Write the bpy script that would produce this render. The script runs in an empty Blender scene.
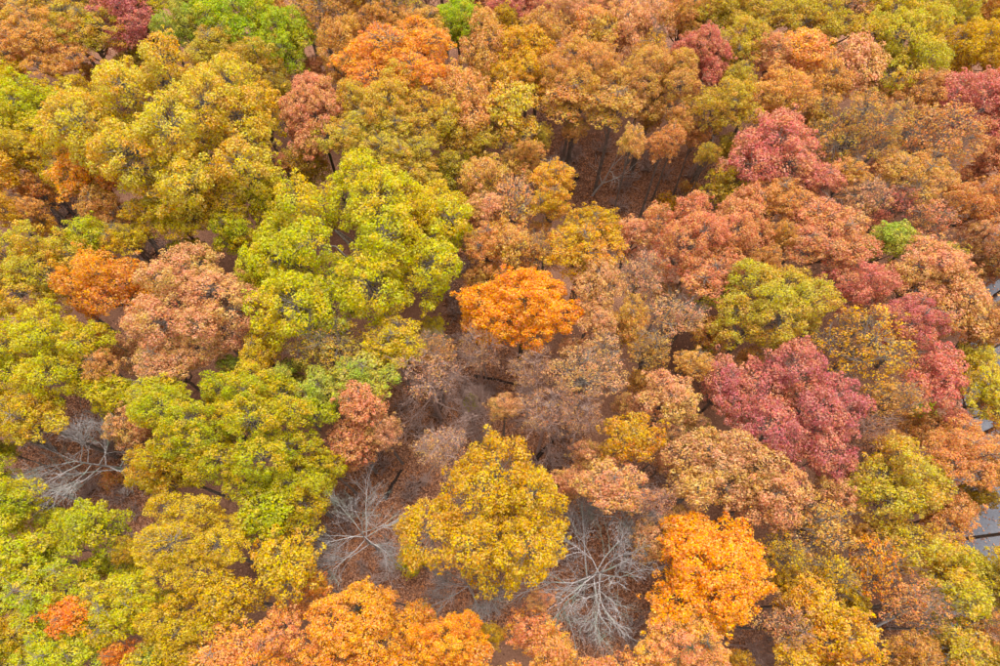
import bpy, math, random
import numpy as np

# ------------------------------------------------------------------ camera
CAM_H, PITCH, LENS = 68.0, 66.0, 24.0
scene = bpy.context.scene
C = scene.collection
cam = bpy.data.cameras.new('camera'); cam.lens = LENS; cam.sensor_width = 36.0
cam.clip_end = 2000.0
cam_o = bpy.data.objects.new('camera', cam); C.objects.link(cam_o)
cam_o.location = (0, 0, CAM_H); cam_o.rotation_euler = (math.radians(90 - PITCH), 0, 0)
scene.camera = cam_o

# ------------------------------------------------------------------ sky, sun, exposure (bright overcast)
SUN_EL, SUN_AZ = 72.0, 15.0          # azimuth from +Y towards +X
w = bpy.data.worlds.new('World'); scene.world = w; w.use_nodes = True
nt = w.node_tree; nt.nodes.clear()
out = nt.nodes.new('ShaderNodeOutputWorld'); bg = nt.nodes.new('ShaderNodeBackground')
sky = nt.nodes.new('ShaderNodeTexSky'); sky.sky_type = 'NISHITA'; sky.sun_disc = False
sky.sun_elevation = math.radians(SUN_EL); sky.sun_rotation = math.radians(SUN_AZ)
sky.air_density = 1.0; sky.dust_density = 5.0; sky.ozone_density = 1.0
hs = nt.nodes.new('ShaderNodeHueSaturation'); hs.inputs['Saturation'].default_value = 0.12
nt.links.new(sky.outputs[0], hs.inputs['Color']); nt.links.new(hs.outputs[0], bg.inputs['Color'])
bg.inputs['Strength'].default_value = 0.15
nt.links.new(bg.outputs[0], out.inputs['Surface'])
sun = bpy.data.lights.new('sun', 'SUN'); sun.energy = 1.0; sun.angle = math.radians(40); sun.color = (1.0, 0.96, 0.90)
sun_o = bpy.data.objects.new('sun', sun); C.objects.link(sun_o); sun_o.location = (0, 0, 120)
sun_o.rotation_euler = (math.radians(90 - SUN_EL), 0, math.radians(180 - SUN_AZ))
vs = scene.view_settings
vs.view_transform = 'Standard'; vs.look = 'None'; vs.exposure = 1.38; vs.gamma = 1.0; vs.use_curve_mapping = False
scene.render.engine = 'CYCLES'
scene.cycles.max_bounces = 4; scene.cycles.diffuse_bounces = 4; scene.cycles.transmission_bounces = 4

# ------------------------------------------------------------------ photo geometry: pixel -> direction -> point
FPX = 1000 * LENS / 36.0
cp, sp = math.cos(math.radians(PITCH)), math.sin(math.radians(PITCH))
def ray(px, py):
    x = (px - 500) / FPX; y = (333 - py) / FPX
    return np.array([x, cp + y * sp, -sp + y * cp])
def at(px, py, z=0.0):
    d = ray(px, py); t = (z - CAM_H) / d[2]
    return np.array([0, 0, CAM_H]) + d * t
def depth(p):                                   # distance along the optical axis
    return p[1] * cp + (CAM_H - p[2]) * sp
def project(p):
    d = depth(p); return (500 + FPX * p[0] / d, 333 - FPX * (p[1] * sp + (p[2] - CAM_H) * cp) / d)

RNG = np.random.default_rng(7); R_ = random.Random(11)
def lin(c):
    return [((v / 255) / 12.92 if v / 255 <= 0.04045 else ((v / 255 + 0.055) / 1.055) ** 2.4) for v in c]

def albedo(c):                                  # leaf reflectance for a colour as the eye sees it in the shade of many leaves
    r, g, b = lin(c); return [min(.9, .93 * r ** .72), min(.86, .93 * g ** .78), min(.8, .95 * b ** 1.02)]

# ------------------------------------------------------------------ mesh helpers
def mesh_from(name, V, F, attrs=None, smooth=False):
    V = np.asarray(V, dtype=np.float32); F = np.asarray(F, dtype=np.int32); k = F.shape[1]; n = F.shape[0]
    me = bpy.data.meshes.new(name)
    me.vertices.add(len(V)); me.vertices.foreach_set('co', V.ravel())
    me.loops.add(n * k); me.loops.foreach_set('vertex_index', F.ravel())
    me.polygons.add(n); me.polygons.foreach_set('loop_start', np.arange(0, n * k, k, dtype=np.int32))
    me.polygons.foreach_set('loop_total', np.full(n, k, dtype=np.int32))
    if attrs:
        for nm, arr in attrs.items():
            a = me.attributes.new(nm, 'FLOAT', 'FACE'); a.data.foreach_set('value', np.asarray(arr, dtype=np.float32))
    me.update(calc_edges=True)
    if smooth: me.polygons.foreach_set('use_smooth', np.ones(n, dtype=bool))
    return me
class Tubes:
    def __init__(s): s.V = []; s.F = []; s.n = 0
    def add(s, pts, rad, k=5):
        pts = np.asarray(pts, float); m = len(pts)
        tan = np.gradient(pts, axis=0); tan /= np.linalg.norm(tan, axis=1)[:, None] + 1e-9
        ref = np.array([1.0, 0, 0]) if abs(tan[0][0]) < 0.7 else np.array([0, 1.0, 0])
        a = np.cross(tan, ref); a /= np.linalg.norm(a, axis=1)[:, None] + 1e-9
        b = np.cross(tan, a)
        th = np.arange(k) / k * 2 * math.pi
        ring = a[:, None, :] * np.cos(th)[None, :, None] + b[:, None, :] * np.sin(th)[None, :, None]
        V = pts[:, None, :] + ring * np.asarray(rad)[:, None, None]
        i = np.arange(m - 1)[:, None] * k; j = np.arange(k)[None, :]; j2 = (j + 1) % k
        F = np.stack([i + j, i + j2, i + k + j2, i + k + j], -1).reshape(-1, 4) + s.n
        s.V.append(V.reshape(-1, 3)); s.F.append(F); s.n += m * k
        # cap the far end (a degenerate ring is avoided: a quad fan on 4+ sides)
        return s
    def mesh(s, name): return mesh_from(name, np.concatenate(s.V), np.concatenate(s.F), smooth=True)
def unit(v): return v / (np.linalg.norm(v, axis=-1, keepdims=True) + 1e-9)
def bend(p, q, rng, sag=0.12, m=4):
    p = np.asarray(p, float); q = np.asarray(q, float); L = np.linalg.norm(q - p); t = np.linspace(0, 1, m)[:, None]
    off = rng.normal(0, 1, 3) * L * sag; off[2] = -abs(off[2]) * 0.6
    pts = p + (q - p) * t + off * (4 * t * (1 - t))
    pts[1:-1] += rng.normal(0, L * 0.03, (m - 2, 3))
    return pts

# ------------------------------------------------------------------ materials
def mat(name):
    m = bpy.data.materials.new(name); m.use_nodes = True; m.node_tree.nodes.clear()
    return m, m.node_tree.nodes, m.node_tree.links
def leaf_material():
    m, N, L = mat('autumn_leaves')
    def attr(nm, typ):
        a = N.new('ShaderNodeAttribute'); a.attribute_name = nm; a.attribute_type = typ; return a
    main = attr('leaf_colour', 'OBJECT'); acc = attr('accent_colour', 'OBJECT')
    lr = attr('leaf_random', 'GEOMETRY'); ct = attr('clump_tone', 'GEOMETRY')
    oi = N.new('ShaderNodeObjectInfo')
    tc = N.new('ShaderNodeTexCoord'); nz = N.new('ShaderNodeTexNoise'); nz.inputs['Scale'].default_value = 0.36; nz.inputs['Detail'].default_value = 2
    nz.noise_dimensions = '4D'
    mw = N.new('ShaderNodeMath'); mw.operation = 'MULTIPLY'; mw.inputs[1].default_value = 50
    L.new(oi.outputs['Random'], mw.inputs[0]); L.new(mw.outputs[0], nz.inputs['W']); L.new(tc.outputs['Object'], nz.inputs['Vector'])
    # factor = noise + clump + leaf
    a1 = N.new('ShaderNodeMath'); a1.operation = 'MULTIPLY_ADD'; a1.inputs[1].default_value = 2.6; a1.inputs[2].default_value = -1.22
    L.new(nz.outputs['Fac'], a1.inputs[0])
    a2 = N.new('ShaderNodeMath'); a2.operation = 'MULTIPLY_ADD'; a2.inputs[1].default_value = 0.9
    L.new(ct.outputs['Fac'], a2.inputs[0]); L.new(a1.outputs[0], a2.inputs[2])
    a3 = N.new('ShaderNodeMath'); a3.operation = 'MULTIPLY_ADD'; a3.inputs[1].default_value = 0.6; a3.use_clamp = True
    L.new(lr.outputs['Fac'], a3.inputs[0]); L.new(a2.outputs[0], a3.inputs[2])
    mx = N.new('ShaderNodeMix'); mx.data_type = 'RGBA'
    L.new(a3.outputs[0], mx.inputs['Factor']); L.new(main.outputs['Color'], mx.inputs['A']); L.new(acc.outputs['Color'], mx.inputs['B'])
    # per-leaf value + hue jitter
    wn = N.new('ShaderNodeTexWhiteNoise'); wn.noise_dimensions = '1D'; L.new(lr.outputs['Fac'], wn.inputs['W'])
    sep = N.new('ShaderNodeSeparateColor'); L.new(wn.outputs['Color'], sep.inputs[0])
    def rng(sock, a, b):
        r = N.new('ShaderNodeMapRange'); r.inputs['To Min'].default_value = a; r.inputs['To Max'].default_value = b
        L.new(sock, r.inputs['Value']); return r.outputs[0]
    h = N.new('ShaderNodeHueSaturation')
    L.new(rng(sep.outputs[0], 0.472, 0.526), h.inputs['Hue']); L.new(rng(sep.outputs[1], 0.82, 1.10), h.inputs['Saturation'])
    L.new(rng(sep.outputs[2], 0.84, 1.10), h.inputs['Value']); L.new(mx.outputs['Result'], h.inputs['Color'])
    d = N.new('ShaderNodeBsdfPrincipled'); d.inputs['Roughness'].default_value = 0.7; d.inputs['Specular IOR Level'].default_value = 0.02
    t = N.new('ShaderNodeBsdfTranslucent'); ms = N.new('ShaderNodeMixShader'); ms.inputs[0].default_value = 0.44
    L.new(h.outputs[0], d.inputs['Base Color']); L.new(h.outputs[0], t.inputs['Color'])
    o = N.new('ShaderNodeOutputMaterial'); L.new(d.outputs[0], ms.inputs[1]); L.new(t.outputs[0], ms.inputs[2]); L.new(ms.outputs[0], o.inputs['Surface'])
    return m
def bark_material(name, c1, c2, moss=None):
    m, N, L = mat(name)
    tc = N.new('ShaderNodeTexCoord'); mp = N.new('ShaderNodeMapping'); mp.inputs['Scale'].default_value = (6, 6, 1.2)
    nz = N.new('ShaderNodeTexNoise'); nz.inputs['Scale'].default_value = 1.6; nz.inputs['Detail'].default_value = 6
    L.new(tc.outputs['Object'], mp.inputs[0]); L.new(mp.outputs[0], nz.inputs['Vector'])
    r = N.new('ShaderNodeValToRGB'); r.color_ramp.elements[0].position = 0.32; r.color_ramp.elements[1].position = 0.68
    r.color_ramp.elements[0].color = (*lin(c1), 1); r.color_ramp.elements[1].color = (*lin(c2), 1)
    L.new(nz.outputs['Fac'], r.inputs[0]); col = r.outputs[0]
    if moss:
        n2 = N.new('ShaderNodeTexNoise'); n2.inputs['Scale'].default_value = 0.5; n2.inputs['Detail'].default_value = 3
        L.new(tc.outputs['Object'], n2.inputs['Vector'])
        rr = N.new('ShaderNodeMapRange'); rr.inputs['From Min'].default_value = 0.5; rr.inputs['From Max'].default_value = 0.66
        L.new(n2.outputs['Fac'], rr.inputs['Value'])
        mx = N.new('ShaderNodeMix'); mx.data_type = 'RGBA'; mx.inputs['B'].default_value = (*lin(moss), 1)
        L.new(rr.outputs[0], mx.inputs['Factor']); L.new(col, mx.inputs['A']); col = mx.outputs['Result']
    b = N.new('ShaderNodeBsdfPrincipled'); b.inputs['Roughness'].default_value = 0.9; b.inputs['Specular IOR Level'].default_value = 0.1
    bp = N.new('ShaderNodeBump'); bp.inputs['Strength'].default_value = 0.6; bp.inputs['Distance'].default_value = 0.05
    L.new(nz.outputs['Fac'], bp.inputs['Height']); L.new(bp.outputs[0], b.inputs['Normal']); L.new(col, b.inputs['Base Color'])
    o = N.new('ShaderNodeOutputMaterial'); L.new(b.outputs[0], o.inputs['Surface'])
    return m
def ramp_material(name, stops, scale, scale2=None, bump=0.3, rough=0.95, attr=None):
    m, N, L = mat(name)
    tc = N.new('ShaderNodeTexCoord'); nz = N.new('ShaderNodeTexNoise'); nz.inputs['Scale'].default_value = scale; nz.inputs['Detail'].default_value = 8
    nz.inputs['Roughness'].default_value = 0.7
    L.new(tc.outputs['Object'], nz.inputs['Vector']); fac = nz.outputs['Fac']
    if scale2:
        n2 = N.new('ShaderNodeTexNoise'); n2.inputs['Scale'].default_value = scale2; n2.inputs['Detail'].default_value = 3
        L.new(tc.outputs['Object'], n2.inputs['Vector'])
        mm = N.new('ShaderNodeMath'); mm.operation = 'MULTIPLY_ADD'; mm.inputs[1].default_value = 0.5; 
        L.new(n2.outputs['Fac'], mm.inputs[0])
        m2 = N.new('ShaderNodeMath'); m2.operation = 'MULTIPLY'; m2.inputs[1].default_value = 0.5; L.new(fac, m2.inputs[0]); L.new(m2.outputs[0], mm.inputs[2]); fac = mm.outputs[0]
    if attr:
        a = N.new('ShaderNodeAttribute'); a.attribute_name = attr; fac = a.outputs['Fac']
    r = N.new('ShaderNodeValToRGB'); els = r.color_ramp.elements
    els[0].position, els[0].color = stops[0][0], (*lin(stops[0][1]), 1)
    els[1].position, els[1].color = stops[-1][0], (*lin(stops[-1][1]), 1)
    for p, c in stops[1:-1]: e = els.new(p); e.color = (*lin(c), 1)
    L.new(fac, r.inputs[0])
    b = N.new('ShaderNodeBsdfPrincipled'); b.inputs['Roughness'].default_value = rough; b.inputs['Specular IOR Level'].default_value = 0.15
    L.new(r.outputs[0], b.inputs['Base Color'])
    if bump:
        bp = N.new('ShaderNodeBump'); bp.inputs['Strength'].default_value = bump; bp.inputs['Distance'].default_value = 0.1
        L.new(nz.outputs['Fac'], bp.inputs['Height']); L.new(bp.outputs[0], b.inputs['Normal'])
    o = N.new('ShaderNodeOutputMaterial'); L.new(b.outputs[0], o.inputs['Surface'])
    return m
M_LEAF = leaf_material()
M_BARK = bark_material('brown_bark', (86, 76, 68), (146, 134, 124))
M_MOSS = bark_material('mossy_bark', (66, 58, 52), (120, 112, 100), (84, 104, 50))
M_GREY = bark_material('pale_grey_bark', (122, 113, 109), (178, 170, 167), (128, 136, 120))
M_TWIG = bark_material('mauve_twig_bark', (142, 116, 104), (188, 160, 148))
M_DEAD = bark_material('bleached_dead_wood', (150, 140, 132), (196, 188, 180))
M_LOG = bark_material('dark_log_bark', (34, 26, 24), (74, 58, 50))
M_FLOOR = ramp_material('forest_floor_litter', [(0.30, (76, 52, 40)), (0.45, (116, 80, 62)), (0.55, (138, 98, 76)), (0.70, (166, 124, 98))], 5.5, 0.12, 0.8)
M_LITTER = ramp_material('fallen_leaf_litter', [(0.0, (84, 52, 38)), (0.35, (134, 88, 64)), (0.6, (158, 110, 84)), (0.85, (178, 134, 106)), (1.0, (190, 116, 58))], 5, None, 0, 0.9, 'leaf_random')
M_ROAD = ramp_material('worn_asphalt', [(0.3, (78, 78, 83)), (0.5, (96, 95, 100)), (0.7, (112, 111, 114))], 3.0, 0.35, 0.25, 0.85)

# ------------------------------------------------------------------ tree prototypes (leaf meshes shared by many trees)
def leaf_quads(rng, P, Nrm, size, tone):
    n = len(P)
    a = unit(np.cross(Nrm, rng.normal(0, 1, (n, 3)))); b = np.cross(Nrm, a)
    ln = size * rng.uniform(0.7, 1.35, n)[:, None]; wd = ln * rng.uniform(0.55, 0.8, n)[:, None]
    fold = Nrm * ln * rng.uniform(-0.12, 0.22, n)[:, None]
    V = np.stack([P - a * ln * 0.5, P - b * wd * 0.5 + fold, P + a * ln * 0.5, P + b * wd * 0.5 + fold], 1).reshape(-1, 3)
    F = np.arange(4 * n).reshape(n, 4)
    return V, F, rng.random(n), tone

def crown_ratio(R):                              # half depth of a crown over its radius: narrow crowns are deeper
    return float(np.interp(R, [1.5, 2.5, 4.1, 6.5, 9.0], [1.35, 1.12, .88, .66, .54]))
def crown_layout(rng, R, H, maple=False):
    c = crown_ratio(R) * R; zc = H - c
    lr0 = min(max(.36 * R, 1.05), 2.2) * (1.1 if maple else 1)
    n = int(2 * math.pi * R * (R + c) * .5 / (math.pi * lr0 * lr0 * (1.22 if not maple else .85)))
    pts = []
    for k in range(n):                       # best-candidate spread of limbs' ends over the dome
        cand = unit(rng.normal(0, 1, (24, 3))); cand = cand[cand[:, 2] > -.45]
        if pts: cand = cand[np.argmax(np.min(np.linalg.norm(cand[:, None] - np.array(pts)[None], axis=2), axis=1))]
        else: cand = unit(np.array([rng.normal(0, .2), rng.normal(0, .2), 1.0]))
        pts.append(cand)
    ph = rng.uniform(0, 6.28, 3); lobes = []
    for d in pts:
        az = math.atan2(d[1], d[0]); wave = 1 + .13 * math.sin(2 * az + ph[0]) + .12 * math.sin(3 * az + ph[1]) + .10 * math.sin(5 * az + ph[2])
        lr = lr0 * rng.uniform(.66, 1.18); f = rng.uniform(.80, 1.08)
        lobes.append((np.array([d[0] * (R - lr * .8) * wave * f, d[1] * (R - lr * .8) * wave * f, zc + d[2] * (c - lr * .62) * rng.uniform(.85, 1.1)]), lr))
    for k in range(2 if R < 5 else 3):          # shaded lobes inside
        v = unit(rng.normal(0, 1, 3)); lobes.append((np.array([v[0] * R * .42, v[1] * R * .42, zc + v[2] * c * .3 - .1 * c]), lr0 * .9))
    return lobes, zc

def tree_proto(seed, R, H, density=1.0, maple=False, leaf=0.19, per=92, trunk_mat=None, separate=False):
    rng = np.random.default_rng(seed)
    lobes, zc = crown_layout(rng, R, H, maple)
    rc0 = 0.55 if maple else 0.63
    if R < 3: rc0 *= 0.8
    clumps = []
    for li, (lc, lr) in enumerate(lobes):
        n = max(7, int(4 * math.pi * lr * lr * 0.75 / (math.pi * rc0 * rc0) * 1.12))
        i = np.arange(n) + 0.5; ph = np.arccos(1 - 1.5 * i / n); th = math.pi * (1 + 5 ** .5) * i + rng.uniform(0, 6)
        D = np.stack([np.cos(th) * np.sin(ph), np.sin(th) * np.sin(ph), np.cos(ph)], 1); D = unit(D + rng.normal(0, .16, D.shape))
        P = lc + D * np.array([1, 1, .82]) * lr * rng.uniform(.74, 1.06, (n, 1))
        for p, d in zip(P, D):
            inside = any(np.linalg.norm((p - l2) / (r2 * np.array([1, 1, .82]))) < .80 for k, (l2, r2) in enumerate(lobes) if k != li)
            if not inside: clumps.append((p, d, rc0 * rng.uniform(.55, 1.3), li))
    for k in range(len(clumps)):             # stray sprigs that roughen the outline
        if rng.random() < .30:
            p, d, rc, li = clumps[k]; d2 = unit(d + rng.normal(0, .45, 3)); clumps.append((p + d2 * rng.uniform(.45, 1.15), d2, rng.uniform(.2, .4), li))
    keep = [cl for cl in clumps if rng.random() < (0.97 if density >= 1 else 0.55 + 0.42 * density)]
    Vs, Fs, lrn, tn = [], [], [], []; off = 0
    for (p, d, rc, li) in keep:
        n = int(per * density * (rc / 0.74) ** 2 * (0.27 / leaf) ** 1.3 * (1.25 if maple else 1)) + 6
        X = unit(rng.normal(0, 1, (n, 3)) + d * 0.55 + np.array([0, 0, .35]))
        rad = rc * np.clip(rng.normal(.89, .15, (n, 1)), .2, 1.3)
        Q = p + X * rad * np.array([1, 1, .78])
        Nn = unit(X * .75 + np.array([0, 0, .35]) + rng.normal(0, .52, (n, 3)))
        t = np.full(n, rng.uniform(-.5, .5) + (li % 3 - 1) * 0.22)
        V, F, a, b = leaf_quads(rng, Q, Nn, leaf, t)
        Vs.append(V); Fs.append(F + off); off += len(V); lrn.append(a); tn.append(b)
    V = np.concatenate(Vs); F = np.concatenate(Fs)
    # scale so that the crown measures exactly R
    r98 = np.percentile(np.hypot(V[:, 0], V[:, 1]), 97.5); k = R / r98
    S = np.array([k, k, 1.0]); V = V * S
    crown = mesh_from('crown', V, F, {'leaf_random': np.concatenate(lrn), 'clump_tone': np.concatenate(tn)})
    crown.materials.append(M_LEAF)
    # wood: trunk, limbs to the lobes, branches to the clumps
    tr = Tubes(); r0 = 0.009 * H + 0.012 * R
    lean = rng.normal(0, .02 * H, 2)
    zt = zc - .45 * crown_ratio(R) * R
    top = np.array([lean[0], lean[1], zc + .25 * R])
    tp = np.array([[0, 0, -.5], [0, 0, .25], [lean[0] * .25, lean[1] * .25, zt * .45], [lean[0] * .7, lean[1] * .7, zt], top])
    tr.add(tp, [r0 * 1.9, r0 * 1.2, r0 * .95, r0 * .75, r0 * .25], 8)
    limb_meshes = []
    for li, (lc, lr) in enumerate(lobes):
        q = lc * S; t = rng.uniform(.55, .98); s = tp[2] * (1 - t) + tp[3] * t if li else tp[3]
        lt = Tubes() if separate else tr
        pts = bend(s, q, rng, .08, 5); lt.add(pts, np.linspace(r0 * .5, r0 * .17, 5), 5)
        for (p, d, rc, lj) in clumps:
            if lj == li:
                e = p * S; e = q + (e - q) * (0.95 if density >= 1 else 1.05)
                b0 = pts[3] * .5 + q * .5 if rng.random() < .4 else q
                lt.add(bend(b0, e, rng, .1, 3), [r0 * .13, r0 * .09, r0 * .03], 3)
                if density < .8:
                    for _ in range(3):
                        f = e + unit(d + rng.normal(0, .7, 3)) * rc * rng.uniform(.6, 1.2)
                        lt.add(bend(b0 * .4 + e * .6, f, rng, .1, 3), [r0 * .08, r0 * .06, r0 * .02], 3)
        if separate:
            me = lt.mesh('limb'); me.materials.append(trunk_mat or M_BARK); limb_meshes.append(me)
    trunk = tr.mesh('trunk'); trunk.materials.append(trunk_mat or M_BARK)
    return dict(R=R, H=H, crown=crown, trunk=trunk, limbs=limb_meshes, tris=len(F) * 2, zc=zc)

def bare_proto(seed, R, H, material, levels=4, spread=0.62, trunk_frac=.42, thick=1.0, nl=7, twig_fill=1.0):
    rng = np.random.default_rng(seed)
    r0 = (0.011 * H + 0.010 * R) * thick
    z0 = H * trunk_frac
    tr = Tubes(); tp = np.array([[0, 0, -.5], [0, 0, .2], [rng.normal(0, .1), rng.normal(0, .1), z0 * .5], [rng.normal(0, .15), rng.normal(0, .15), z0], [rng.normal(0, .3), rng.normal(0, .3), H * .72]])
    tr.add(tp, [r0 * 1.7, r0 * 1.15, r0, r0 * .85, r0 * .4], 8)
    limbs = []
    def grow(T, p, d, L, r, lev):
        m = 4; pts = [p]; dd = d.copy()
        for i in range(m - 1):
            dd = unit(dd + rng.normal(0, .16, 3) + np.array([0, 0, .05])); pts.append(pts[-1] + dd * L / (m - 1))
        T.add(pts, np.linspace(r, max(r * .5, .012 * thick), m), 5 if lev == 0 else 3)
        if lev >= levels - 1: return
        nk = [7, 5, 4, 4][lev] if lev < 4 else 3
        nk = int(round(nk * twig_fill))
        for i in range(nk):
            t = .28 + .72 * (i + rng.uniform(.2, .9)) / nk; t = min(t, 1.0); x = t * (m - 1); a = min(int(x), m - 2); f = x - a
            s = pts[a] * (1 - f) + pts[a + 1] * f
            ax = unit(pts[a + 1] - pts[a]); side = unit(np.cross(ax, rng.normal(0, 1, 3)))
            nd = unit(ax * rng.uniform(.8, 1.2) + side * rng.uniform(.45, .85) + np.array([0, 0, .08]))
            grow(T, s, nd, L * rng.uniform(.44, .7) * (1.15 - .4 * t), max(r * .52, .014 * thick), lev + 1)
    for i in range(nl):
        a = i * 2.4 + rng.uniform(-.3, .3); t = (i + .5) / nl
        s = tp[3] * (1 - t) + tp[4] * t if i > 1 else tp[3] * rng.uniform(.8, 1)
        up = .45 + .75 * t * (1 if i < nl - 1 else 1.6)
        d = unit(np.array([math.cos(a) * spread * 1.5, math.sin(a) * spread * 1.5, up]))
        T = Tubes(); grow(T, s, d, R * rng.uniform(.8, 1.0) * (1.15 - .35 * t), r0 * .55 * (1 - .3 * t), 0)
        me = T.mesh('limb'); me.materials.append(material); limbs.append(me)
    trunk = tr.mesh('trunk'); trunk.materials.append(material)
    return dict(R=R, H=H, crown=None, trunk=trunk, limbs=limbs, zc=H * .68)

PROTO = {
 'S': [tree_proto(100 + i, 2.5, 14.5, per=92, leaf=.175) for i in range(6)],
 'M': [tree_proto(200 + i, 4.1, 18.0) for i in range(9)],
 'L': [tree_proto(300 + i, 6.3, 20.5) for i in range(7)],
 'X': [tree_proto(400 + i, 9.0, 20.6) for i in range(4)],
 't': [tree_proto(550 + i, 3.4, 15.5, density=.14, leaf=.17, trunk_mat=M_TWIG, separate=True) for i in range(3)],
 'sS': [tree_proto(500 + i, 2.6, 14.0, density=.42, per=84, leaf=.18, separate=True) for i in range(3)],
 'sM': [tree_proto(600 + i, 4.1, 17.5, density=.38, separate=True) for i in range(4)],
 'sL': [tree_proto(700 + i, 6.2, 19.5, density=.42, separate=True) for i in range(2)],
 'mM': [tree_proto(800 + i, 4.4, 17.0, maple=True, leaf=.175, per=104, trunk_mat=M_MOSS) for i in range(2)],
 'mL': [tree_proto(850 + i, 6.0, 18.5, maple=True, leaf=.175, per=104, trunk_mat=M_MOSS) for i in range(1)],
 'b': [bare_proto(900 + i, 5.0, 17.0, M_GREY, nl=11, thick=.52, spread=.8, twig_fill=1.12) for i in range(4)],
 'p': [bare_proto(920 + i, 4.5, 14.0, M_TWIG, nl=9, twig_fill=1.15, thick=.8) for i in range(2)],
}

# ------------------------------------------------------------------ colour families: (main, accent, words)
PAL = {
 'lime':   ((172, 174, 8), (200, 164, 12), 'lime yellow'),
 'plime':  ((190, 174, 52), (214, 158, 54), 'pale lime'),
 'fresh':  ((170, 178, 24), (198, 168, 28), 'fresh lime'),
 'yel':    ((192, 164, 10), (200, 146, 18), 'yellow'),
 'ygold':  ((198, 156, 12), (194, 136, 28), 'golden yellow'),
 'gold':   ((214, 160, 34), (206, 128, 44), 'gold'),
 'goldor': ((228, 152, 34), (220, 126, 60), 'orange gold'),
 'green':  ((146, 178, 26), (186, 176, 30), 'bright green'),
 'pgreen': ((148, 172, 66), (190, 166, 70), 'pale green'),
 'olive':  ((184, 162, 56), (204, 146, 62), 'olive yellow'),
 'ochre':  ((210, 150, 76), (200, 130, 76), 'ochre'),
 'tan':    ((214, 140, 88), (200, 156, 70), 'tan orange'),
 'rust':   ((208, 134, 86), (202, 136, 80), 'rust orange'),
 'salmon': ((214, 142, 112), (204, 152, 90), 'salmon brown'),
 'brick':  ((214, 126, 102), (208, 142, 92), 'brick red'),
 'rose':   ((206, 106, 110), (208, 130, 100), 'rose red'),
 'crim':   ((180, 88, 104), (202, 120, 100), 'crimson'),
 'orange': ((255, 162, 0), (250, 134, 14), 'vivid orange'),
 'coral':  ((230, 138, 98), (240, 164, 66), 'coral orange'),
 'ored':   ((238, 124, 40), (230, 150, 30), 'orange red'),
}

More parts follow.
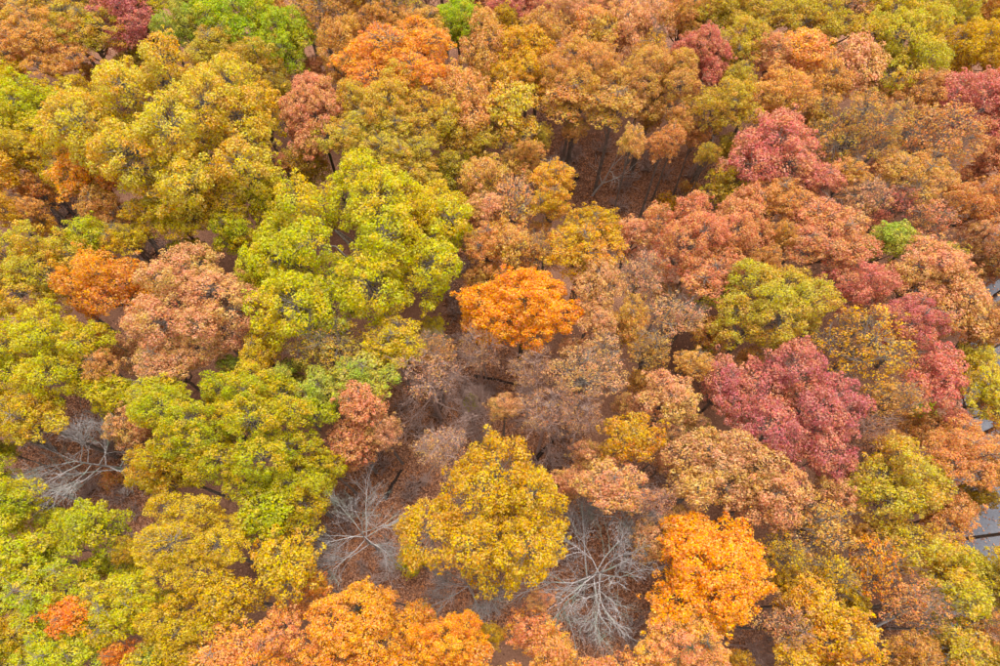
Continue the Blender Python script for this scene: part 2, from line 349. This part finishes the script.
# ------------------------------------------------------------------ trees as seen in the photograph: centre x, y, width, height (px), colours, [kind], [height factor]
TREES = [
 (172,130,186,156,'plime','',1.12),(200,196,112,76,'yel'),(92,176,54,60,'goldor','',1.06),(195,308,132,104,'salmon','',1.0),(168,366,60,40,'salmon'),(236,432,176,134,'lime','',1.02),(168,468,76,64,'yel'),(292,490,76,66,'lime'),
 (196,546,120,74,'yel'),(492,522,150,150,'ygold','',1.04),(34,270,100,90,'plime'),(44,356,112,96,'lime','',1.04),
 (428,372,62,56,'salmon','t'),(442,452,54,54,'salmon','t'),(480,350,46,44,'salmon','t'),(546,412,60,50,'salmon','t'),
 (650,505,44,36,'salmon','t'),(866,432,44,36,'brick','t'),
 (60,15,80,45,'olive'),(8,12,52,42,'ochre'),(42,52,90,56,'ochre'),(92,36,66,42,'olive'),(126,22,62,54,'crim'),(150,5,42,26,'lime'),
 (188,28,50,46,'pgreen'),(232,22,72,60,'green'),(284,42,52,58,'green'),(220,53,56,36,'olive'),(262,66,48,42,'olive'),
 
 (25,112,72,62,'lime'),(62,148,72,62,'yel'),(10,76,42,32,'yel'),(15,152,46,42,'plime'),(75,180,40,30,'yel'),
 (322,22,58,50,'ochre','s'),(365,12,46,36,'ochre'),(402,12,46,36,'olive','s'),(460,25,47,46,'green'),(342,50,48,52,'ochre'),
 (378,28,52,34,'ochre'),(422,33,52,38,'tan'),(397,67,106,60,'goldor'),(390,114,96,78,'olive'),(313,115,58,74,'brick','m',1.06),
 (465,100,62,70,'tan'),(446,130,46,50,'olive'),(370,146,92,46,'olive'),(486,48,56,66,'tan'),(262,116,46,88,'yel'),
 (520,12,52,32,'rose'),(507,25,27,31,'ygold'),(540,36,46,42,'tan'),(570,15,46,36,'salmon'),(592,38,46,50,'tan'),(622,33,40,54,'salmon'),
 (615,8,52,26,'salmon'),(652,22,38,50,'salmon'),(684,16,48,42,'tan'),(652,55,36,32,'gold','s'),(700,59,52,55,'rose','m'),
 (520,60,60,56,'gold'),(525,88,56,46,'gold'),(512,116,50,56,'olive'),(530,152,32,26,'ochre'),(580,80,86,62,'tan'),(570,105,58,42,'tan'),
 (612,112,58,34,'tan'),(655,85,82,60,'tan'),(632,144,26,38,'tan'),(665,143,40,42,'rust'),(680,122,32,34,'tan'),
 (723,110,60,50,'olive'),(736,83,36,32,'olive'),(707,155,26,26,'olive'),(740,48,48,52,'olive'),(722,14,58,40,'olive'),
 (775,15,58,36,'olive'),(758,39,31,34,'olive'),(818,26,70,50,'olive'),(800,60,46,42,'coral'),(768,62,42,42,'brick'),
 (780,98,60,52,'tan'),(825,86,36,42,'ochre'),(850,15,38,42,'salmon','s'),(853,70,46,60,'salmon'),(900,46,86,84,'plime'),
 (945,16,56,42,'plime'),(988,12,42,36,'ochre'),(976,50,60,50,'ygold'),(978,106,72,66,'rose'),(916,98,56,42,'rust'),
 (858,132,86,70,'tan','s'),(935,142,80,62,'rust','s'),(772,160,86,76,'rose'),(994,152,36,42,'brick'),
 (775,204,60,36,'rust'),(815,188,42,36,'rose'),(815,222,50,36,'brick'),(828,246,80,44,'brick'),(777,240,34,32,'ochre'),(762,266,36,34,'rust'),
 (887,245,42,38,'pgreen'),(846,178,36,28,'tan'),(912,182,70,38,'tan'),(860,202,46,42,'salmon','s'),(900,204,34,28,'rose','s'),(927,228,46,44,'brick','s'),
 (972,206,66,56,'rust'),(984,238,42,40,'salmon'),(853,288,62,56,'rose'),(922,276,80,60,'salmon'),(944,257,32,22,'olive'),(956,310,56,74,'salmon'),
 (905,326,76,52,'crim'),(768,306,116,86,'olive'),(984,331,36,32,'rust'),(862,350,100,76,'gold','s'),(890,400,52,42,'ochre','s'),
 (552,182,46,34,'gold'),(550,208,46,34,'gold'),(590,230,56,46,'ygold'),(580,255,86,48,'gold'),(538,256,42,40,'ochre','s'),(512,205,46,56,'tan','s'),(510,250,50,52,'tan'),
 (523,312,104,80,'orange','m'),(700,245,102,86,'brick'),(742,226,60,66,'brick'),(706,284,60,36,'brick'),(598,286,46,56,'salmon'),
 (640,280,46,56,'salmon','s'),(598,326,40,42,'salmon'),(629,322,36,50,'ochre'),(672,322,62,46,'salmon','s'),
 (10,213,40,36,'gold'),(32,213,28,20,'ochre'),(92,244,52,42,'lime'),(128,244,40,30,'yel'),(108,288,92,72,'goldor'),
 (102,208,36,42,'tan'),(172,214,80,50,'yel'),
 (232,234,46,46,'lime'),
 (265,196,42,56,'lime'),(358,250,196,180,'lime'),(432,222,70,74,'yel'),(405,168,66,46,'olive'),(276,262,62,72,'lime'),(304,312,70,52,'lime'),
 (482,178,46,52,'tan'),(486,216,42,36,'salmon'),(486,249,46,34,'tan'),
 (326,346,76,42,'olive','s'),(262,353,40,50,'yel'),(396,346,62,42,'yel'),(432,352,42,32,'rust','s'),
 (366,379,66,36,'pgreen'),(322,396,46,50,'pgreen'),(280,385,34,34,'pgreen'),(363,406,44,46,'brick'),
 (160,396,50,34,'lime'),(104,368,32,38,'rust'),
 (30,418,80,54,'yel'),
 (18,505,62,48,'fresh'),(92,528,62,58,'fresh'),(28,560,66,52,'fresh'),(52,598,92,52,'fresh'),(16,640,46,46,'yel'),(76,618,52,42,'ored','',1.06),(122,656,36,28,'ored'),
 (65,656,92,52,'fresh'),(122,606,86,62,'lime'),(178,632,86,66,'yel'),(226,600,74,60,'ygold'),
 (228,654,72,42,'coral'),(152,660,32,28,'pgreen'),(285,560,66,76,'yel'),(276,515,66,54,'lime'),(280,634,52,56,'coral'),(350,630,96,90,'goldor','m'),
 (450,642,72,60,'orange','m'),
 (708,570,126,108,'orange','m'),(682,647,94,56,'coral','m'),(608,487,70,48,'salmon'),(630,440,60,54,'gold'),(668,402,60,56,'salmon'),(690,366,42,28,'ochre'),
 (590,376,86,62,'salmon','s'),(532,372,50,44,'salmon','t'),(582,416,46,46,'salmon','t'),(648,352,46,36,'ochre','s'),(722,470,112,86,'salmon'),
 (724,386,46,90,'crim'),(797,412,124,130,'crim'),(770,496,70,62,'salmon'),(896,484,98,80,'olive'),(910,548,74,58,'olive'),
 (935,378,66,72,'rose'),(958,456,82,62,'rust'),(994,476,34,30,'rust'),(986,398,46,62,'plime'),
 (815,530,72,62,'ochre','s'),(783,554,46,42,'ygold','s'),(828,580,56,52,'ygold','s'),(874,566,50,66,'ored','s'),(806,604,52,52,'gold'),
 (785,627,56,52,'salmon','s'),(838,640,76,60,'gold'),(910,606,70,46,'rust','s'),(907,653,46,42,'ochre'),(954,602,70,54,'plime'),
 (952,650,56,46,'olive'),(986,628,42,38,'rust','s'),(993,658,32,32,'olive'),
]
# bare trees: crown centre x, y, width px, base x, y (px on the ground), kind
BARE = [
 (84,456,118,128,512,'b','leaning bare grey tree with pale branches above the leafy hollow'),
 (362,540,95,378,596,'b','bare ash-grey tree with dense twigs beside lime yellow crowns'),
 (598,575,140,576,634,'b','large bare whitish tree with forking limbs beside the big orange maple'),
 (468,585,80,468,628,'b','slender bare grey tree in front of golden yellow crowns at bottom'),
 (430,385,80,420,440,'p','bare twiggy mauve tree with a few rust leaves, upper of the mauve trees'),
 (441,455,56,424,495,'p','small bare pinkish-grey tree just left of the golden yellow crowns'),
 (484,415,48,470,450,'p','small bare mauve tree below the fallen dark log'),
 (480,350,46,470,392,'p','bare pink-twigged tree left of the round orange maple'),
 (545,415,62,535,455,'p','bare grey twiggy tree among salmon crowns below the orange maple'),
 (986,262,44,982,300,'b','pale bare tree over the road at the right edge'),
 (622,512,70,606,572,'b','narrow bare whitish tree just above the large forking bare tree'),
 (756,640,44,754,655,'p','bare mauve tree at the bottom edge right of coral crowns'),
 (432,12,34,432,40,'p','small bare mauve tree left of the bright green tree at top'),
]
# ------------------------------------------------------------------ ground, road
def struct(name, me, material):
    o = bpy.data.objects.new(name, me); C.objects.link(o); me.materials.append(material); o['kind'] = 'structure'; return o
gx = np.linspace(-260, 260, 105); gy = np.linspace(-140, 380, 105)
X, Y = np.meshgrid(gx, gy, indexing='ij')
Z = np.zeros_like(X)
V = np.stack([X, Y, Z], -1).reshape(-1, 3); n = 105
i, j = np.meshgrid(np.arange(n - 1), np.arange(n - 1), indexing='ij'); q = (i * n + j).ravel()
struct('forest_floor', mesh_from('forest_floor', V, np.stack([q, q + n, q + n + 1, q + 1], -1), smooth=True), M_FLOOR)
ctrl = [(1035, 120), (1022, 200), (1006, 290), (988, 400), (972, 530), (954, 650), (942, 760)]
pts = np.array([at(*c)[:2] for c in ctrl]); tt = np.linspace(0, len(pts) - 1, 60)
cx = np.interp(tt, range(len(pts)), pts[:, 0]); cy = np.interp(tt, range(len(pts)), pts[:, 1])
ker = np.ones(9) / 9; cxp = np.convolve(np.pad(cx, 4, 'edge'), ker, 'valid'); cyp = np.convolve(np.pad(cy, 4, 'edge'), ker, 'valid')
ctr = np.stack([cxp, cyp], 1); tg = unit(np.gradient(ctr, axis=0)); nr = np.stack([tg[:, 1], -tg[:, 0]], 1)
RW = 2.7
wob = RNG.normal(0, .08, (60, 2))
Lr = ctr - nr * (RW + wob[:, :1]); Rr = ctr + nr * (RW + wob[:, 1:])
V = np.concatenate([np.c_[Lr, np.full(60, .006)], np.c_[Rr, np.full(60, .006)]])
F = np.array([[k, 60 + k, 61 + k, k + 1] for k in range(59)])
struct('road', mesh_from('road', V, F), M_ROAD)

# openings in the canopy (x, y, radius in photo px)
GAPS = [(548, 118, 9), (560, 150, 16), (600, 178, 40), (635, 192, 40), (668, 192, 32), (690, 172, 20), (62, 205, 20), (150, 245, 16), (165, 258, 12), (460, 195, 14), (468, 225, 10),
        (466, 262, 14), (458, 300, 14), (462, 330, 22), (500, 378, 26), (440, 400, 52), (400, 480, 42), (470, 440, 36), (350, 500, 30), (360, 545, 50), (120, 505, 34), (78, 455, 56), (112, 560, 14), (130, 525, 20),
        (590, 560, 50), (600, 610, 50), (650, 620, 22), (545, 440, 36), (300, 75, 12), (340, 90, 10), (470, 600, 40), (415, 590, 24), (985, 535, 30), (1000, 290, 22), (1000, 352, 22), (1020, 290, 24), (1020, 350, 24),
        (966, 414, 12), (962, 648, 13), (935, 72, 10), (950, 55, 8), (868, 425, 24), (650, 490, 24), (750, 640, 20), (425, 12, 12), (890, 620, 16)]

# fallen leaves: one uncountable mass
def on_road(P):
    d = np.min(np.linalg.norm(P[:, None, :2] - ctr[None], axis=2), axis=1); return d
nl = 70000
P = np.stack([RNG.uniform(-100, 100, nl), RNG.uniform(-12, 125, nl), RNG.uniform(.02, .07, nl)], 1)
vis = np.abs(P[:, 0]) < 0.80 * np.hypot(P[:, 1], CAM_H) + 4; P = P[vis]
ex = []
for gx_, gy_, gr in GAPS:                       # thicker litter where the floor lies open
    k = int(gr * gr * 5); a_ = RNG.uniform(0, 6.283, k); d_ = gr * 1.15 * np.sqrt(RNG.random(k))
    for x_, y_ in zip(gx_ + np.cos(a_) * d_, gy_ + np.sin(a_) * d_): ex.append(at(x_, y_, RNG.uniform(.03, .12)))
P = np.concatenate([P, np.array(ex)])
dr = on_road(P); P = P[(dr > RW + .2) | (RNG.random(len(P)) < .03)]
Nn = unit(np.array([0, 0, 1.0]) + RNG.normal(0, .35, P.shape))
V, F, lr_, _ = leaf_quads(RNG, P, Nn, .19, None)
lit = bpy.data.objects.new('fallen_leaves', mesh_from('fallen_leaves', V, F, {'leaf_random': lr_})); C.objects.link(lit)
lit.data.materials.append(M_LITTER); lit['kind'] = 'stuff'; lit['label'] = 'brown fallen leaves covering the forest floor'; lit['category'] = 'leaf litter'

# ------------------------------------------------------------------ labels: where a thing stands among landmarks
MARK = [(523, 312, 'the round vivid orange maple'), (358, 250, 'the huge lime tree'), (797, 412, 'the broad crimson tree'), (700, 59, 'the round rose-red tree'),
        (708, 572, 'the big orange maple'), (615, 180, 'the open brown clearing'), (980, 530, 'the grey road patch'), (595, 590, 'the large bare whitish tree'),
        (80, 455, 'the leaning bare tree'), (313, 115, 'the brick-red round maple'), (126, 22, 'the crimson tree at top'), (460, 25, 'the green tree at top'),
        (772, 160, 'the rose tree right of the clearing'), (900, 46, 'the pale lime tree'), (887, 245, 'the small green tree'), (350, 630, 'the orange-gold maple'),
        (362, 540, 'the ash-grey bare tree'), (0, 0, 'the top left corner'), (1000, 666, 'the bottom right corner'), (0, 666, 'the bottom left corner'), (1000, 0, 'the top right corner'),
        (195, 308, 'the broad salmon tree'), (492, 522, 'the big golden tree'), (976, 50, 'the golden tree at top right'), (768, 306, 'the broad olive tree'), (862, 350, 'the broad thin-leaved gold tree'),
        (958, 456, 'the rust tree beside the road'), (363, 406, 'the small brick-red tree'), (236, 432, 'the broad lime crown'), (172, 128, 'the broadest pale-lime crown'), (690, 240, 'the broad brick-red tree'),
        (905, 486, 'the olive tree near the road'), (397, 67, 'the broad orange-gold tree'), (108, 288, 'the orange-gold tree at left')]
used = set()
def place_label(x, y, head):
    opts = []
    for mx, my, nm in MARK:
        dx, dy = x - mx, y - my; d = math.hypot(dx, dy)
        if d < 9: continue
        ang = math.degrees(math.atan2(-dy, dx)) % 360
        word = ['right of', 'up and right of', 'above', 'up and left of', 'left of', 'down and left of', 'below', 'down and right of'][int((ang + 22.5) // 45) % 8]
        if 'corner' in nm: word = 'near' if d < 140 else word
        if 'corner' in nm and d >= 140: continue
        q = 'just ' if d < 62 else ('' if d < 125 else 'well ' if d < 210 else 'far ')
        opts.append((d, (q if word != 'near' else '') + word + ' ' + nm))
    opts.sort()
    for d, o in opts:
        s = head + ' ' + o
        if s not in used and len(s.split()) <= 16: used.add(s); return s
    for d, o in opts:
        s = head + ' ' + o
        if len(s.split()) <= 15 and 'second ' + s not in used: s = 'second ' + s; used.add(s); return s
    return head + ' ' + opts[0][1]

# ------------------------------------------------------------------ placing trees
def child(name, me, parent, rot=0.0):
    o = bpy.data.objects.new(name, me); C.objects.link(o); o.parent = parent; o.rotation_euler = (0, 0, rot); return o
def jitter(c, rnd, amt):
    f = 1 + rnd.uniform(-amt, amt); return [max(0, min(255, v * f * (1 + rnd.uniform(-amt, amt) * .6))) for v in c]
def solve(px, py, wpx, hpx, hf=1.0):
    R = 4.0
    for _ in range(12):
        H = (15.2 + .6 * R) * hf; c = crown_ratio(R) * R; zc = H - c
        p = at(px, py, zc); R = max(1.2, wpx * .5 * depth(p) / FPX)
    d = math.atan2(CAM_H - zc, p[1] if p[1] > 1 else 1.0)
    hv = hpx * .5 * depth(p) / FPX; b = R
    for f in np.linspace(1, .6, 9):                 # shallower crowns where the photograph shows a low one
        b2 = (hv * hv - (c * f * math.cos(d)) ** 2) / math.sin(d) ** 2; b = math.sqrt(max(b2, (.76 * R) ** 2))
        if b2 > (.76 * R) ** 2: break
    return p, R, min(b, 1.4 * R), H, f
def plant_tree(x, y, wpx, hpx, pal, kind='', hf=1.0, label=None, rnd=R_, name=None):
    p, R, b, H, cf = solve(x, y, wpx, hpx, hf)
    if kind == 't': key = 't'
    elif kind == 's': key = 'sS' if R < 3.3 else 'sM' if R < 5.2 else 'sL'
    elif kind == 'm': key = 'mM' if R < 5.3 else 'mL'
    else: key = 'S' if R < 3.2 else 'M' if R < 5.1 else 'L' if R < 7.8 else 'X'
    pr = rnd.choice(PROTO[key]); rot = rnd.uniform(0, 6.283)
    e = bpy.data.objects.new(name or ('maple_tree' if kind == 'm' else 'oak_tree'), None); C.objects.link(e)
    e.empty_display_size = .5
    e.location = (p[0], p[1], 0); e.scale = (R / pr['R'], b / pr['R'], 1)
    cr = child('crown', pr['crown'], e, rot); t = child('trunk', pr['trunk'], e, rot)
    cz = cf * crown_ratio(R) * R / (crown_ratio(pr['R']) * pr['R']); cr.scale = (1, 1, cz); cr.location = (0, 0, H - crown_ratio(R) * R * (1 - .5 * (1 - cf)) * 1.0 - cz * pr['zc'])
    t.scale = (1, 1, (cr.location[2] + cz * pr['zc']) / pr['zc'])
    for me in pr['limbs']: child('limb', me, t)
    a, c2, words = PAL[pal]
    cr['leaf_colour'] = albedo(jitter(a, rnd, .05)); cr['accent_colour'] = albedo(jitter(c2, rnd, .05))
    size = 'young ' if name == 'young_tree' else 'small ' if wpx < 42 else 'broad ' if wpx > 92 else ''
    form = {'s': ' thin-leaved tree', 't': ' nearly leafless tree', 'm': ' round maple', '': ' tree'}[kind]
    e['label'] = label or place_label(x, y, size + words + form)
    e['category'] = 'tree'; e['group'] = 'autumn trees of the forest canopy'
    return e
for t in TREES:
    g = float(np.interp(t[1], [0, 220, 420], [1.24, 1.16, 1.10]))
    if math.hypot(t[0] - 620, t[1] - 175) < 95: g = 1.02          # the edge of the clearing
    plant_tree(t[0], t[1], t[2] * g, t[3] * g, *t[4:])

# trees between and beyond the ones listed: the canopy closes except over the gaps (x, y, radius in photo px)
CELL = 6; gxx, gyy = np.meshgrid(np.arange(-48, 1049, CELL), np.arange(-42, 703, CELL), indexing='ij')
cover = np.zeros(gxx.shape, bool)
def stamp(x, y, w_, h_): cover[((gxx - x) / (w_ * .5)) ** 2 + ((gyy - y) / (h_ * .5)) ** 2 < 1] = True
for t in TREES: stamp(t[0], t[1] + t[3] * .06, t[2] * 1.04, max(t[3], t[2] * .72) * 1.06)
for g in GAPS: stamp(g[0], g[1], g[2] * 2, g[2] * 2)
rf = random.Random(5); cand = np.argwhere(~cover); order = list(range(len(cand))); rf.shuffle(order)
for want in (46, 34, 24):
    for k in order:
        a, b = cand[k]
        if cover[a, b]: continue
        x, y = float(gxx[a, b]), float(gyy[a, b]); inside = -20 < x < 1020 and -20 < y < 690
        half = want * .5 * (1 if inside else 1.7)
        m = ((gxx - x) / half) ** 2 + ((gyy - y) / half) ** 2 < .6
        if cover[m].mean() > (.34 if want > 24 else .45): continue
        near = sorted(TREES, key=lambda t: (t[0] - x) ** 2 + (t[1] - y) ** 2)[:3]; pal = rf.choice(near)[4]
        if pal in ('orange', 'green', 'crim', 'ored'): pal = near[1][4] if near[1][4] not in ('orange', 'green', 'crim', 'ored') else 'ochre'
        w_ = want * rf.uniform(1.0, 1.35) * (1 if inside else 1.9)
        plant_tree(x, y, w_, w_ * rf.uniform(.8, 1.0), pal, '', rf.uniform(.76, .92) if inside else 1.0, rnd=rf, name='young_tree' if inside else None)
        stamp(x, y, w_ * 1.0, w_ * .95)

def plant_bare(x, y, wpx, bx, by, kind, label):      # bx, by: foot of the trunk in the photo, kept for reference
    H = 15.5 if kind == 'b' else 13.0
    q = at(x, y, H * .68); R = wpx * .5 * depth(q) / FPX * 1.15
    lean = R_.uniform(-.06, .06) if 'leaning' not in label else -.22
    g = np.array([q[0] - lean * H * .68, q[1] + R_.uniform(-.5, .5), 0])
    pr = R_.choice(PROTO[kind])
    e = bpy.data.objects.new('bare_tree', None); C.objects.link(e); e.empty_display_size = .5
    e.location = g; e.scale = (R / pr['R'], R / pr['R'], H / pr['H'])
    e.rotation_euler = (0, lean, 0)
    t = child('trunk', pr['trunk'], e, R_.uniform(0, 6.28))
    for me in pr['limbs']: child('limb', me, t)
    e['label'] = label; e['category'] = 'bare tree'; e['group'] = 'leafless trees'
    return e
for b in BARE: plant_bare(*b)

# ------------------------------------------------------------------ undergrowth, dead wood
def bush_proto(seed, R, H):
    rng = np.random.default_rng(seed); Vs, Fs, A, B = [], [], [], []; off = 0
    for k in range(16):
        a = rng.uniform(0, 6.28); d = R * math.sqrt(rng.random()) * .75; p = np.array([math.cos(a) * d, math.sin(a) * d, H * rng.uniform(.35, .8)])
        X = unit(rng.normal(0, 1, (70, 3)) + np.array([0, 0, .4])); Q = p + X * R * .36 * rng.uniform(.6, 1.1, (70, 1))
        V, F, l, t = leaf_quads(rng, Q, unit(X + rng.normal(0, .5, X.shape)), .24, np.full(70, rng.uniform(-.5, .5)))
        Vs.append(V); Fs.append(F + off); off += len(V); A.append(l); B.append(t)
    me = mesh_from('foliage', np.concatenate(Vs), np.concatenate(Fs), {'leaf_random': np.concatenate(A), 'clump_tone': np.concatenate(B)}); me.materials.append(M_LEAF)
    T = Tubes()
    for k in range(7):
        a = k * .9 + rng.uniform(-.3, .3); T.add(bend((0, 0, -.2), (math.cos(a) * R * .6, math.sin(a) * R * .6, H * .7), rng, .08, 4), [.05, .04, .03, .015], 4)
    st = T.mesh('stem'); st.materials.append(M_BARK)
    return me, st
BUSH = [bush_proto(40 + i, 1.8, 2.6) for i in range(3)]
for x, y, wpx, z, pal, lab in [
    (695, 434, 44, 3.0, 'green', 'bright green bush between ochre and salmon trees right of centre'),
    (924, 412, 34, 3.0, 'green', 'small bright green bush below the thin gold tree at right'),
    (700, 352, 24, 2.5, 'lime', 'small yellow-green bush above the salmon tree right of centre'),
    (470, 404, 22, 2.0, 'lime', 'tiny yellow bush near the fallen dark log'),
    (413, 562, 34, 2.5, 'lime', 'yellow-green bush right of the ash-grey bare tree'),
    (690, 190, 24, 2.2, 'ochre', 'small ochre bush at the right end of the open clearing'),
    (668, 205, 30, 2.4, 'gold', 'gold bush under the tall trunks in the clearing'),
    (500, 402, 20, 1.6, 'ochre', 'tiny ochre bush just below the fallen dark log'),
    (112, 480, 26, 2.0, 'rust', 'small rust bush under the leaning bare tree'),
    (640, 500, 30, 2.2, 'rust', 'small rust bush left of the big orange maple'),
    (425, 612, 30, 2.2, 'salmon', 'small salmon bush right of the orange-gold maple')]:
    p = at(x, y, z * .5); R = wpx * .5 * depth(p) / FPX; fo, st = R_.choice(BUSH)
    e = bpy.data.objects.new('bush', None); C.objects.link(e); e.location = (p[0], p[1], 0); e.scale = (R / 1.8, R / 1.8, z / 2.6)
    o = child('foliage', fo, e, R_.uniform(0, 6)); child('stem', st, e)
    o['leaf_colour'] = albedo(PAL[pal][0]); o['accent_colour'] = albedo(PAL[pal][1]); e['label'] = lab; e['category'] = 'bush'; e['group'] = 'leafy bushes of the understorey'

# bare twiggy shrubs on the open floor
def shrub_proto(seed, R, H):
    rng = np.random.default_rng(seed); T = Tubes()
    for k in range(26):
        a = rng.uniform(0, 6.28); q = np.array([math.cos(a) * R * rng.uniform(.2, 1), math.sin(a) * R * rng.uniform(.2, 1), H * rng.uniform(.6, 1)])
        pts = bend((rng.normal(0, .15), rng.normal(0, .15), -.1), q, rng, .1, 4); T.add(pts, [.04, .032, .026, .014], 3)
        for _ in range(5):
            t = rng.uniform(.35, 1); s_ = pts[1] * (1 - t) + pts[3] * t; T.add(bend(s_, s_ + unit(unit(q) + rng.normal(0, .6, 3)) * R * rng.uniform(.25, .5), rng, .1, 3), [.022, .018, .01], 3)
    me = T.mesh('bare_shrub'); me.materials.append(M_TWIG); return me
SHRUB = [shrub_proto(60 + i, 1.5, 1.9) for i in range(4)]
rs = random.Random(3); BV, BF, boff = [], [], 0
arr = []
for me in SHRUB:
    v = np.empty(len(me.vertices) * 3, np.float32); me.vertices.foreach_get('co', v); f = np.empty(len(me.loops), np.int32); me.loops.foreach_get('vertex_index', f)
    arr.append((v.reshape(-1, 3), f.reshape(-1, 4)))
for gx_, gy_, gr in GAPS:                       # a tangle nobody could count: one mass of brush
    if gr < 12 or gx_ > 940: continue
    for k in range(max(1, int(gr * gr / 300))):
        a = rs.uniform(0, 6.28); d = gr * math.sqrt(rs.random()) * .9; p = at(gx_ + math.cos(a) * d, gy_ + math.sin(a) * d, 0)
        v, f = rs.choice(arr); z = rs.uniform(0, 6.28); k_ = rs.uniform(.6, 1.25); c_, s_ = math.cos(z) * k_, math.sin(z) * k_
        BV.append(np.stack([v[:, 0] * c_ - v[:, 1] * s_ + p[0], v[:, 0] * s_ + v[:, 1] * c_ + p[1], v[:, 2] * k_ * rs.uniform(.7, 1.1)], 1)); BF.append(f + boff); boff += len(v)
me = mesh_from('bare_brush', np.concatenate(BV), np.concatenate(BF), smooth=True); me.materials.append(M_TWIG)
o = bpy.data.objects.new('bare_brush', me); C.objects.link(o); o['kind'] = 'stuff'; o['label'] = 'tangle of bare mauve brush on the open forest floor'; o['category'] = 'brush'

def log(x0, y0, x1, y1, r, label, z=.0):
    a, b = at(x0, y0), at(x1, y1); T = Tubes(); rng = np.random.default_rng(int(x0 * 7 + y0))
    m = (a + b) / 2; L = np.linalg.norm(b - a); pts = np.linspace(a - m, b - m, 7); pts[:, 2] = r * .7; pts[1:-1] += rng.normal(0, .06, (5, 3))
    T.add(pts, np.linspace(r * 1.15, r * .7, 7), 8)
    for t, sgn in ((.35, 1), (.6, -1), (.8, 1)):
        s_ = pts[0] * (1 - t) + pts[-1] * t; dirn = unit((b - a)) * .7 + np.array([-(b - a)[1], (b - a)[0], 0]) / L * sgn + np.array([0, 0, .25])
        T.add(bend(s_, s_ + unit(dirn) * L * .18, rng, .08, 4), np.linspace(r * .35, r * .1, 4), 5)
    me = T.mesh('fallen_log'); me.materials.append(M_LOG); o = bpy.data.objects.new('fallen_log', me); C.objects.link(o); o.location = m
    o['label'] = label; o['category'] = 'log'; o['group'] = 'fallen logs'
log(474, 376, 521, 385, .16, 'thin dark fallen log below the round orange maple')
log(42, 192, 76, 240, .34, 'thick dark log-like strip in the hollow at the left edge')  # log form added along a dark line that crosses the ground
log(52, 188, 84, 228, .22, 'thinner dark log-like strip beside the thick one at the left')  # second, thinner log form added on the same dark lines
log(146, 228, 166, 266, .24, 'dark log-like strip in the brown gap above the broad salmon tree')  # log form added where the dark line continues across the gap
log(935, 80, 968, 30, .28, 'dark log-like strip left of the golden yellow tree at top right')  # log form added for a dark diagonal line in this opening
log(578, 178, 560, 205, .2, 'short dark log at the foot of trees in the clearing')
log(385, 500, 402, 470, .18, 'dark log lying among mauve shrubs left of the big golden tree')
log(535, 462, 556, 436, .2, 'dark log among bare grey twigs below the orange maple')

DEAD = [bare_proto(970 + i, 3.0, 7.0, M_DEAD, levels=3, nl=5, spread=.45, trunk_frac=.35, thick=1.1, twig_fill=.6) for i in range(2)]
def snag(bx, by, H, R, tilt, label, i):
    g = at(bx, by); pr = DEAD[i]; e = bpy.data.objects.new('dead_tree', None); C.objects.link(e); e.location = g
    e.scale = (R / 3, R / 3, H / 7); e.rotation_euler = tilt; t = child('trunk', pr['trunk'], e)
    for me in pr['limbs']: child('limb', me, t)
    e['label'] = label; e['category'] = 'dead tree'; e['group'] = 'dead trees'
snag(592, 196, 9.0, 3.2, (-.05, .3, 0), 'bleached dead snag with forked white branches in the clearing', 0)
snag(872, 628, 13.0, 3.6, (-.12, .34, .6), 'bleached dead tree with white limbs near the bottom right', 1)
